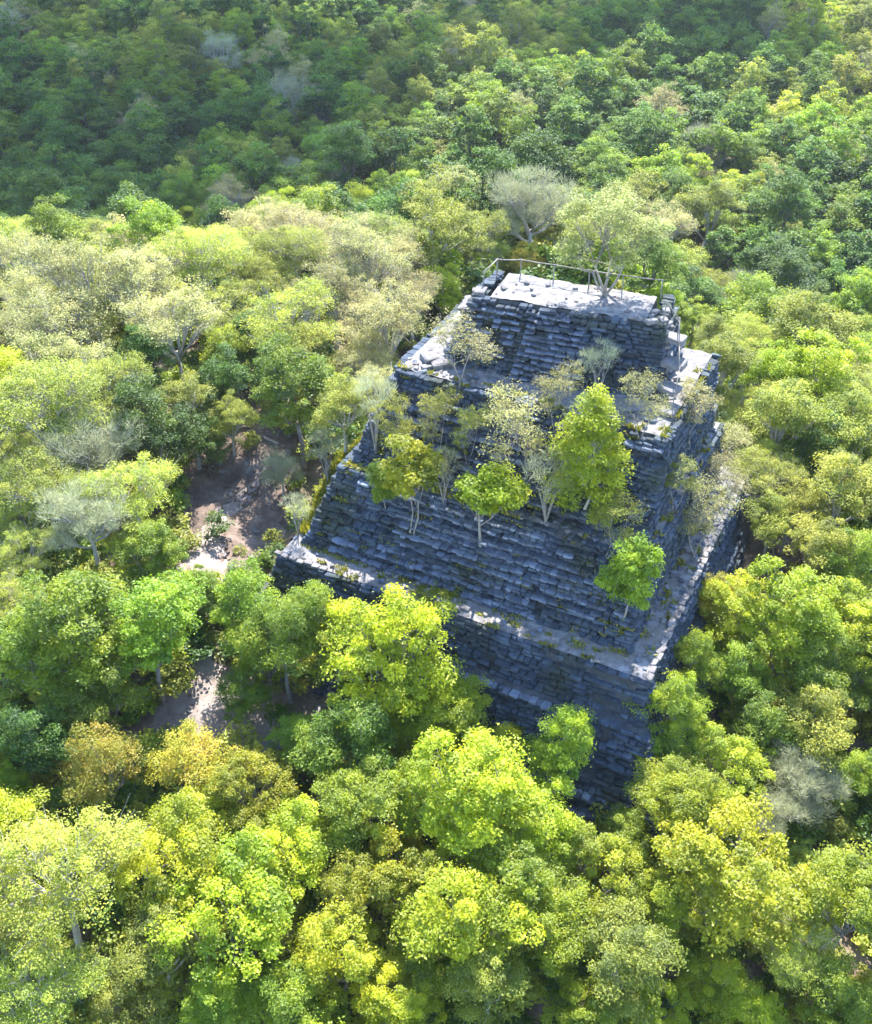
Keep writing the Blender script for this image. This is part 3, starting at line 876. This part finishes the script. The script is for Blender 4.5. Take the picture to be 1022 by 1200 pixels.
CUSTOM = {(58, 1015): ('broad pale lime feathery tree with grey twigs showing under its edge', 'the broad pale lime tree'), (118, 885): ('amber-tipped tree farther from the path of the pale clearing', 'the amber-tipped tree'),
          (228, 888): ('golden amber tree overhanging the pale clearing', 'the golden amber tree'), (648, 868): ('single fresh green tree standing against the lower pyramid wall', 'the lone tree against the wall'),
          (942, 920): ('leafless grey tree with curling white limbs among the green crowns', 'the white-limbed bare tree'), (166, 428): ('narrow dark green tree beside the excavated hollow', 'the narrow dark green tree'),
          (176, 652): ('vivid green rounded tree next to the pale climbing path', 'the climbing path'), (618, 302): ('small golden-yellow tree behind the summit railing', 'the golden tree behind the railing'),
          (622, 226): ('tall grey-green leafless tree behind the summit platform', 'the tall leafless tree'), (460, 762): ('wide yellow-green tree overlapping the lower terrace path', 'the wide tree at the terrace path'),
          (838, 700): ('rusty yellow tree at the edge of the pit', 'the rusty yellow tree'), (108, 520): ('bare white-limbed tree among lime feathery crowns', 'the bare tree among lime crowns'),
          (348, 446): ('dense mid-green tree above the excavated hollow', 'the dense tree above the hollow'), (850, 893): ('golden-green round tree below the dark wall corner', 'the golden-green round tree'),
          (862, 1008): ('large many-lobed yellow-green tree spreading over the lower slope', 'the large many-lobed tree'), (730, 1112): ('olive tree with rusty tips low on the slope', 'the rusty-tipped olive tree')}
for tok in HAND.replace('\n', '|').split('|'):
    if not tok.strip(): continue
    a, b, w, k = tok.split()
    o = at_crown(float(a), float(b), float(w), k, CUSTOM.get((int(a), int(b)), (None, None))[0], hs={(648, 868): 1.6, (118, 885): 1.35, (228, 888): 1.2, (786, 838): 1.35, (808, 776): 1.35, (460, 762): 1.25, (330, 735): 1.3, (392, 742): 1.3, (290, 704): 1.25, (372, 716): 1.3}.get((int(a), int(b)), 1.08))
    if (int(a), int(b)) in CUSTOM: LANDMARK.append((o.location.x, o.location.y, CUSTOM[(int(a), int(b))][1]))

# ---- fill the rest of the wood: individuals nearby, the far wood as one mass
KEEP = [   # outlines of what must stay in view: the stonework, the hollow, the clearings
    [(330, 640), (400, 500), (470, 400), (560, 300), (760, 330), (860, 420), (865, 680), (800, 740), (775, 800), (745, 940), (690, 960), (640, 920), (560, 850), (540, 740), (420, 710)],
    [(200, 690), (215, 560), (230, 500), (290, 460), (345, 500), (370, 560), (330, 660), (250, 700)],
    [(195, 850), (230, 790), (270, 800), (330, 860), (315, 890), (250, 860)],
    [(855, 690), (870, 610), (935, 610), (945, 660), (920, 690)]]
def poly_hit(poly, x, y):
    ins = False
    for i in range(len(poly)):
        (xa, ya), (xb, yb) = poly[i], poly[(i + 1) % len(poly)]
        if (ya > y) != (yb > y) and x < (xb - xa) * (y - ya) / (yb - ya) + xa: ins = not ins
    return ins
def blocks_view(x, y, z, h, r):
    for f in (.3, .6, .95):
        for o in (-.8, 0, .8):
            px, py, _ = project(np.array([x + o * r, y, z + h * f]))
            if any(poly_hit(k, float(px), float(py)) for k in KEEP): return True
    return False
def choose_kind(x, y, r):
    n = mnoise.noise(Vector((x * .03, y * .03, 2.2))) + r.normal(0, .22)
    u, v = xy2uv(x, y)
    q = r.random()
    if y > 96 or (x > 20 and y > 70):
        if x < 12 + .1 * y: return 'n' if q < .02 else 'p' if q < .06 else 'k' if n < .02 else 'g' if n < .36 else 'o'
        return 'n' if q < .025 else 'p' if q < .09 else 'k' if n < -.05 else 'g' if n < .34 else 'o' if q < .75 else 'b'
    if u < 3 and v > 4: return 'y' if n < -.1 else 'p' if n < .3 else 'o' if q < .6 else 'n'
    if v > 15: return 'o' if n < 0 else 'y' if n < .25 else 'p' if q < .5 else 'g'
    return 'b' if n < .15 else 'g' if q < .6 else 'o'
FAR = []
cells = {}
def crowded(x, y, rad, f):
    cx, cy = int(x // 8), int(y // 8)
    for i in range(cx - 2, cx + 3):
        for j in range(cy - 2, cy + 3):
            for (a, b, c) in cells.get((i, j), ()):
                if (a - x) ** 2 + (b - y) ** 2 < ((c + rad) * f) ** 2: return True
    return False
def occupy(x, y, rad): cells.setdefault((int(x // 8), int(y // 8)), []).append((x, y, rad))
for (x, y, rad, k) in TREES: occupy(x, y, rad)
rf = np.random.default_rng(23)
cand = []
for _ in range(32000):
    y = 14 + (rf.random() ** .62) * 336
    half = .43 * math.hypot(y, 45) + 10
    x = rf.uniform(-half, half)
    cand.append((x, y))
fill = []
for x, y in cand:
    u, v = xy2uv(x, y)
    if in_quad(rect(-2.5, 24, -3.5, 26), u, v): continue
    far = y > 96 or (x > 20 and y > 70)
    d = rf.uniform(4.6, 9.0) if far else rf.uniform(4.2, 7.4)
    if crowded(x, y, d / 2, .56 if far else .69): continue
    z = float(terrain(x, y))
    if y < 105 and blocks_view(x, y, z, d * 1.25, d / 2): continue
    k = choose_kind(x, y, rf)
    fill.append((x, y, z, d, k)); occupy(x, y, d / 2)
def dist(t): return math.sqrt(t[0] ** 2 + t[1] ** 2 + (t[2] + 6 - CAM_Z) ** 2)
def in_view(t):
    px, py, _ = project(np.array([t[0], t[1], t[2] + t[3]])); m = t[3] * .6 * F_PX / dist(t)
    return -m < px < PW + m and -m < py < PH + m
seen = sorted([t for t in fill if in_view(t)], key=lambda t: dist(t) / t[3])
room = max(0, 298 - len(TREES))
single = seen[:room]
ids = {id(t) for t in single}
for x, y, z, d, k in single: plant(x, y, z, d, k)
FAR = [t for t in fill if id(t) not in ids]
def label_rest():
    used = {}
    for o, x, y, d, k, zn in GENERIC:
        sw = 'small' if d < 4.6 else ('large' if d > 7.2 else 'mid-sized')
        lm = sorted((math.hypot(x - a, y - b), nm) for a, b, nm in LANDMARK)
        base = sw + ' ' + LAB[k]
        nb = sorted((math.hypot(x - a, y - b), kk) for a, b, r, kk in TREES if (a, b) != (x, y) and kk in SHORT)
        opts = []
        if lm and lm[0][0] < 5.5: opts.append(base + ' right beside ' + lm[0][1])
        if lm and lm[0][0] < 10: opts.append(base + ' near ' + lm[0][1])
        for _, kk in nb[:2]:
            if kk != k: opts.append(base + ' touching ' + SHORT[kk] + ' ' + zn); break
        if len(nb) > 1: opts.append(base + ' between ' + SHORT[nb[0][1]] + ' and ' + SHORT[nb[1][1]])
        opts.append(base + ' ' + zn)
        pick_ = next((q for q in opts if q not in used and len(q.split()) <= 16), opts[-1])
        used[pick_] = 1
        o['label'] = pick_
label_rest()
print('trees', len(TREES), 'mass', len(FAR))

# ---- the far wood: one object, trees set out on points
def far_proto(key, mat, bark, **kw):
    p = tree_proto(**kw)
    w = p['wood']
    Vw, Qw = np.vstack(w.V), np.vstack(w.Q)
    V = np.vstack([p['V'], Vw]); Q = np.vstack([p['Q'], Qw + len(p['V'])])
    me = mesh_np('far_tree_' + key, V, Q, mats=[M[mat], M[bark]], mat_idx=np.r_[np.zeros(len(p['Q'])), np.ones(len(Qw))], tint=np.r_[p['tint'], np.zeros(len(Vw))])
    return me, p['D']
far_col = bpy.data.collections.new('far_tree_shapes')
FK = []
for i, (key, mat, bark, kw) in enumerate([
        ('b', 'b', 'bark', dict(clumps=52, leaves=125, leaf=.28)), ('g', 'g', 'bark', dict(clumps=52, leaves=125, leaf=.28)), ('g', 'g', 'bark', dict(clumps=60, leaves=115, leaf=.28, D=7.8, H=8.2)),
        ('o', 'o', 'bark', dict(clumps=70, leaves=80, leaf=.28, shell=.4)), ('k', 'k', 'bark_dark', dict(clumps=52, leaves=95, leaf=.32, D=6.6, H=9.6, base=.28)),
        ('p', 'p', 'bark_pale', dict(clumps=80, leaves=60, leaf=.22, shell=.25)), ('n', 'n', 'bark_pale', dict(clumps=80, leaves=70, leaf=.25, shell=.15, kind='twig')), ('y', 'y', 'bark_pale', dict(clumps=80, leaves=70, leaf=.22, shape='umbrella', flat=.45))]):
    kw.setdefault('base', .22)
    me, D = far_proto(key, mat, bark, seed=200 + i, **kw)
    o = bpy.data.objects.new('%02d_far_shape' % i, me)
    far_col.objects.link(o)
    FK.append((key, D))
def scatter(name, pts, coll, label, cat):
    """pts: x, y, z, scale, rot, index, height factor"""
    A = np.array(pts, float)
    me = bpy.data.meshes.new(name)
    me.vertices.add(len(A)); me.vertices.foreach_set('co', A[:, :3].astype(np.float32).ravel())
    for nm, dt, col in (('sc', 'FLOAT_VECTOR', np.stack([A[:, 3], A[:, 3], A[:, 3] * A[:, 6]], 1)), ('ro', 'FLOAT_VECTOR', np.stack([A[:, 4] * 0, A[:, 4] * 0, A[:, 4]], 1))):
        at = me.attributes.new(nm, dt, 'POINT'); at.data.foreach_set('vector', col.astype(np.float32).ravel())
    at = me.attributes.new('ix', 'INT', 'POINT'); at.data.foreach_set('value', A[:, 5].astype(np.int32))
    o = link(name, me)
    ng = bpy.data.node_groups.new(name, 'GeometryNodeTree')
    ng.interface.new_socket('Geometry', in_out='INPUT', socket_type='NodeSocketGeometry')
    ng.interface.new_socket('Geometry', in_out='OUTPUT', socket_type='NodeSocketGeometry')
    gi, go = ng.nodes.new('NodeGroupInput'), ng.nodes.new('NodeGroupOutput')
    ci = ng.nodes.new('GeometryNodeCollectionInfo'); ci.inputs['Collection'].default_value = coll
    ci.inputs['Separate Children'].default_value = True; ci.inputs['Reset Children'].default_value = True
    ip = ng.nodes.new('GeometryNodeInstanceOnPoints'); ip.inputs['Pick Instance'].default_value = True
    def named(nm, dt):
        n = ng.nodes.new('GeometryNodeInputNamedAttribute'); n.data_type = dt; n.inputs['Name'].default_value = nm; return n.outputs['Attribute']
    Lk = ng.links.new
    Lk(gi.outputs[0], ip.inputs['Points']); Lk(ci.outputs[0], ip.inputs['Instance'])
    Lk(named('ix', 'INT'), ip.inputs['Instance Index'])
    er = ng.nodes.new('FunctionNodeEulerToRotation'); Lk(named('ro', 'FLOAT_VECTOR'), er.inputs[0]); Lk(er.outputs[0], ip.inputs['Rotation'])
    Lk(named('sc', 'FLOAT_VECTOR'), ip.inputs['Scale'])
    Lk(ip.outputs[0], go.inputs[0])
    md = o.modifiers.new('scatter', 'NODES'); md.node_group = ng
    tag(o, label, cat, kind='stuff')
    return o
pts = []
for x, y, z, d, k in FAR:
    opt = [i for i, (kk, D) in enumerate(FK) if kk == k] or [0]
    i = opt[int(rf.integers(0, len(opt)))]
    pts.append((x, y, z, d / FK[i][1], rf.uniform(0, 6.28), i, rf.uniform(.9, 1.2)))
scatter('forest', pts, far_col, 'endless mixed green forest canopy stretching away behind the pyramid', 'forest')

# ---- undergrowth on the forest floor
ug_col = bpy.data.collections.new('undergrowth_shapes')
for i, mk in enumerate(('g', 'o', 'k', 'y')):
    p = tree_proto(seed=300 + i, H=1.5, D=1.9, base=.1, clumps=14, leaves=42, leaf=.2, clump_r=.42, trunk_r=.03, limbs=3)
    o = bpy.data.objects.new('%02d_bush_shape' % i, mesh_np('bush_shape', p['V'], p['Q'], mats=[M[mk]], tint=p['tint']))
    ug_col.objects.link(o)
OPEN = KEEP[1:] + [[(150, 880), (190, 840), (240, 770), (340, 800), (480, 850), (400, 920), (300, 890)]]
up = []
for _ in range(5200):
    y = 16 + rf.random() * 84
    x = rf.uniform(-1, 1) * (.43 * math.hypot(y, 45) + 4)
    u, v = xy2uv(x, y)
    if in_quad(rect(-1.8, 23.4, -3.0, 26), u, v): continue
    z = float(terrain(x, y))
    px, py, _ = project(np.array([x, y, z]))
    if any(poly_hit(k, float(px), float(py)) for k in OPEN) and rf.random() > .08: continue
    up.append((x, y, z - .05, rf.uniform(.5, 1.25), rf.uniform(0, 6.28), int(rf.integers(0, 4)), rf.uniform(.7, 1.3)))
for _ in range(5200):
    y = 80 + rf.random() ** .7 * 260
    x = rf.uniform(-1, 1) * (.43 * math.hypot(y, 45) + 4)
    u, v = xy2uv(x, y)
    if in_quad(rect(-1.8, 26, -3.0, 26), u, v): continue
    up.append((x, y, float(terrain(x, y)) - .1, rf.uniform(1.6, 3.2), rf.uniform(0, 6.28), int(rf.integers(0, 3)), rf.uniform(.7, 1.2)))
scatter('undergrowth', up, ug_col, 'low leafy undergrowth scattered over the forest floor', 'undergrowth')

# ------------------------------------------------------------------ moss and grass on the mossy flank and ledges
def blades(name, areas, label, cat):
    Vs, ti = [], []
    for (u0, u1, v0, v1, n, hgt) in areas:
        u, v = rs.uniform(u0, u1, n), rs.uniform(v0, v1, n)
        xy = uv2xy(u, v)
        z = np.maximum(pyr_z(xy[:, 0], xy[:, 1]), terrain(xy[:, 0], xy[:, 1]))
        b = np.stack([xy[:, 0], xy[:, 1], z], 1)
        a = rs.uniform(0, 6.28, n); w = rs.uniform(.03, .07, n); h = rs.uniform(.4, 1.1, n) * hgt
        s = np.stack([np.cos(a) * w, np.sin(a) * w, 0 * w], 1)
        tip = b + np.stack([rs.normal(0, .12, n), rs.normal(0, .12, n), h], 1)
        Vs.append(np.stack([b - s, b + s, tip + s * .4, tip - s * .4], 1).reshape(-1, 3)); ti.append(np.repeat(rs.random(n), 4))
    V = np.vstack(Vs)
    o = link(name, mesh_np(name, V, np.arange(len(V)).reshape(-1, 4), mats=[M['moss']], tint=np.concatenate(ti)))
    tag(o, label, cat, kind='stuff')
tufts = []
for _ in range(190):
    u, v = rs.uniform(1.2, 20), rs.uniform(.1, 8.6)
    w = rs.uniform(.15, .5)
    tufts.append((u - w, u + w, v - .10, v + .10, int(w * 90), rs.uniform(.12, .30)))
for _ in range(60):
    v = rs.uniform(2, 17); u = rs.uniform(18.4, 21.5); tufts.append((u - .15, u + .15, v - .3, v + .3, 26, rs.uniform(.12, .3)))
blades('weeds', tufts, 'small green weeds growing in the joints of the stone steps', 'weeds')
blades('grass', [(-1.6, .9, 2.2, 11, 9000, .40), (.9, 1.9, 5, 12, 2600, .32), (2.3, 12, 4.15, 4.8, 900, .22), (.8, 9, 1.2, 1.6, 500, .18)], 'yellow-green grass covering the flank ledge of the pyramid', 'grass')

# ------------------------------------------------------------------ railings
def railing(name, pts, h, mat, label, rails=(1.0,), rad=.045, group=None):
    """pts: world feet of the posts, in order; rails at fractions of the post height"""
    root = tag(link(name, None), label, 'railing', group)
    o0 = np.array(pts[0], float)
    root.location = o0
    rr = np.random.default_rng(len(label))
    tops = []
    for p in pts:
        p = np.array(p, float) - o0
        hh = h * rr.uniform(.95, 1.1)
        mb = MB(); lean = rr.normal(0, .04, 2)
        mb.tube([p + [0, 0, -.3], p + [lean[0] * .5, lean[1] * .5, hh * .5], p + [lean[0], lean[1], hh]], [rad * 1.15, rad, rad * .9], 6)
        link('post', mb.mesh('post', mat, True), root)
        tops.append((p, hh, lean))
    for f in rails:
        for (a, ha, la), (b, hb, lb) in zip(tops[:-1], tops[1:]):
            pa = a + [la[0] * f, la[1] * f, ha * f - .03]; pb = b + [lb[0] * f, lb[1] * f, hb * f - .03]
            d = (pb - pa) / (np.linalg.norm(pb - pa) + 1e-6)
            mb = MB(); mb.tube([pa - d * .10, (pa + pb) / 2 + [0, 0, -.03], pb + d * .10], [rad * .9, rad * .95, rad * .85], 6)
            link('rail', mb.mesh('rail', mat, True), root)
    return root
def P3(u, v, z): xy = uv2xy(u, v); return (xy[0], xy[1], z)
railing('railing', [P3(7.0, 11.7, 12.8), P3(7.1, 13.3, 12.8), P3(8.2, 14.0, 12.8), P3(10.1, 14.15, 12.8), P3(12.1, 14.35, 12.8), P3(13.9, 14.6, 12.8), P3(16.0, 14.9, 12.8)], 1.05, M['wood'],
        'weathered pole railing along the back edge of the summit platform', (1.0,), .036)
railing('railing', [P3(16.9, 12.4, 12.75), P3(17.7, 12.7, 11.9), P3(18.1, 11.9, 10.9), P3(18.4, 11.0, 9.9), P3(18.6, 10.0, 9.1)], 1.15, M['wood'],
        'pole handrail stepping down the broken corner of the summit', (1.0,), .032)
pp = [hit(x, y) for x, y in ((262, 604), (276, 592), (291, 582), (306, 570), (321, 556))]
railing('railing', pp, 1.0, M['wood_dark'], 'dark wooden handrail beside the pale climbing path', (.95,), .05)

# ------------------------------------------------------------------ fallen wood and loose rocks in the clearings
def log(px0, py0, px1, py1, rad, label, lift=.1, mat='bark_dark'):
    a, b = hit(px0, py0), hit(px1, py1)
    a[2] += lift; b[2] += lift
    o = tag(link('fallen_branch', None), label, 'branch', 'fallen branches in the clearings')
    o.location = a
    mb = MB(); m = (a + b) / 2 - a + rs.normal(0, .12, 3)
    mb.tube([(0, 0, 0), m, b - a], [rad, rad * .8, rad * .5], 7)
    link('bough', mb.mesh('bough', M[mat], True), o)
    for k in range(3):
        f = rs.uniform(.35, .9); s = (b - a) * f; d = rs.normal(0, .5, 3); d[2] = abs(d[2]) + .1
        mb = MB(); mb.tube([s, s + d * .6, s + d * 1.1 + [0, 0, .1]], [rad * .45, rad * .3, rad * .12], 5)
        link('twig', mb.mesh('twig', M[mat], True), o)
log(298, 826, 345, 930, .16, 'long dark fallen trunk lying across the pale clearing')
log(355, 880, 440, 905, .12, 'dark branch lying among rocks at the clearing edge')
log(236, 520, 262, 505, .08, 'short pale branch on the bare earth of the hollow', mat='bark_pale')
log(270, 610, 330, 600, .07, 'thin pale branch on the slope below the climbing path', mat='bark_pale')
log(232, 545, 275, 560, .09, 'dark branch across the bare hollow', .1)
log(300, 510, 330, 560, .07, 'pale branch lying down the earth slope beside the path', mat='bark_pale')
log(905, 640, 915, 720, .08, 'pale hanging branch in the dug pit', mat='bark_pale')
loose = Pile()
rocks = [(390, 890, .8), (410, 905, .7), (375, 905, .6), (430, 885, .6), (285, 672, .55), (300, 680, .5), (310, 668, .45), (270, 615, .35), (300, 625, .4), (245, 530, .4), (260, 545, .45), (228, 512, .4), (320, 640, .5), (345, 655, .5), (890, 660, .5), (880, 690, .45), (905, 690, .5), (200, 870, .5), (170, 880, .5), (440, 640, .3)]
rk = {}
for i, (px, py, s) in enumerate(rocks[:-1]):
    b = hit(px, py)
    k = i % len(STV)
    if k not in rk: rk[k] = mesh_np('rock', STV[k][0], STV[k][1], STV[k][2], mats=[M['lit_stone']], tint=np.full(24, .3))
    o = link('rock', rk[k]); o.location = b + np.array([0, 0, s * .15]); o.scale = (s * 1.3, s, s * .75); o.rotation_euler = (rs.normal(0, .2), rs.normal(0, .2), rs.uniform(0, 6))
    where = 'at the clearing edge below the pyramid' if py > 860 and px < 500 else ('in the dug pit beside the pyramid' if px > 800 else 'in the excavated hollow beside the path')
    tag(o, 'loose pale limestone rock lying ' + where, 'rock', 'loose rocks ' + where)

rub = Pile()
for (x0, x1, y0, y1, n) in ((215, 345, 475, 670, 420), (855, 945, 600, 715, 160), (190, 460, 800, 910, 160)):
    for _ in range(n):
        b = hit(rs.uniform(x0, x1), rs.uniform(y0, y1), terrain, 30, 90, 500); s_ = abs(rs.normal(0, .10)) + .06
        rub.add(b + np.array([0, 0, s_ * .3 + .05]), (s_ * rs.uniform(1, 3.2), s_, s_ * .7), rs.uniform(0, 6.3), (rs.normal(0, .3), rs.normal(0, .3)), 'lit_stone' if rs.random() < .35 else 'earth')
rub.joined(rub.items, 'rubble', None, np.zeros(3))
for o_ in [o for o in COL.objects if o.name.startswith('rubble')]:
    tag(o_, 'small broken stones and sticks littering the bare ground' if 'lit' not in o_.data.materials[0].name else 'small pale stone chips littering the bare ground', 'rubble')
# ------------------------------------------------------------------ the cloud whose shadow lies over the far wood
def cloud():
    h = 320.0
    sh = h / math.tan(SUN_EL)
    off = np.array([math.sin(SUN_AZ), math.cos(SUN_AZ)]) * sh
    r = np.random.default_rng(5)
    import bmesh
    bm = bmesh.new()
    spots = []
    for _ in range(70):
        x = r.uniform(-190, 6); y0 = 150 + .30 * (x + 52)
        y = y0 + r.uniform(4, 150)
        spots.append((x, y, r.uniform(16, 30)))
    for _ in range(16):
        spots.append((r.uniform(0, 62), r.uniform(228, 330), r.uniform(15, 26)))
    for x, y, s in spots:
        mtx = Matrix.Translation((x + off[0], y + off[1], h + r.uniform(0, 12))) @ Matrix.Diagonal((s, s, s * .5, 1))
        bmesh.ops.create_icosphere(bm, subdivisions=3, radius=1.0, matrix=mtx)
    for v in bm.verts:
        n = mnoise.fractal(v.co * .06, 1.0, 2.0, 4)
        v.co += Vector((n * 6, mnoise.noise(v.co * .07 + Vector((9, 3, 1))) * 7, n * 4))
    me = bpy.data.meshes.new('cloud'); bm.to_mesh(me); bm.free()
    m, nt = new_mat('cloud_white')
    d = N(nt, 'ShaderNodeBsdfDiffuse'); d.inputs[0].default_value = (.85, .86, .88, 1)
    t = N(nt, 'ShaderNodeBsdfTranslucent'); t.inputs[0].default_value = (.85, .86, .88, 1)
    mx = N(nt, 'ShaderNodeMixShader'); mx.inputs[0].default_value = .5
    out = N(nt, 'ShaderNodeOutputMaterial')
    nt.links.new(d.outputs[0], mx.inputs[1]); nt.links.new(t.outputs[0], mx.inputs[2])
    tp = N(nt, 'ShaderNodeBsdfTransparent'); m2 = N(nt, 'ShaderNodeMixShader'); m2.inputs[0].default_value = .66
    nt.links.new(mx.outputs[0], m2.inputs[1]); nt.links.new(tp.outputs[0], m2.inputs[2]); nt.links.new(m2.outputs[0], out.inputs[0])
    me.materials.append(m)
    for p in me.polygons: p.use_smooth = True
    tag(link('clouds', me), 'white cumulus cloud drifting high over the forest', 'cloud', kind='stuff')
cloud()

# ------------------------------------------------------------------ thin tropical haze
def haze():
    mb = MB()
    z0, z1 = -30.0, 43.0
    mb.box((0, 700, (z0 + z1) / 2), (3400, 4200, z1 - z0))
    m, nt = new_mat('haze_air')
    v = N(nt, 'ShaderNodeVolumePrincipled')
    v.inputs['Color'].default_value = (.86, .93, 1.0, 1)
    v.inputs['Density'].default_value = 0.00009
    v.inputs['Anisotropy'].default_value = 0.2
    out = N(nt, 'ShaderNodeOutputMaterial')
    nt.links.new(v.outputs[0], out.inputs['Volume'])
    o = link('haze', mb.mesh('haze', m))
    o['kind'] = 'stuff'; o['label'] = 'thin pale haze in the air over the forest'
haze()
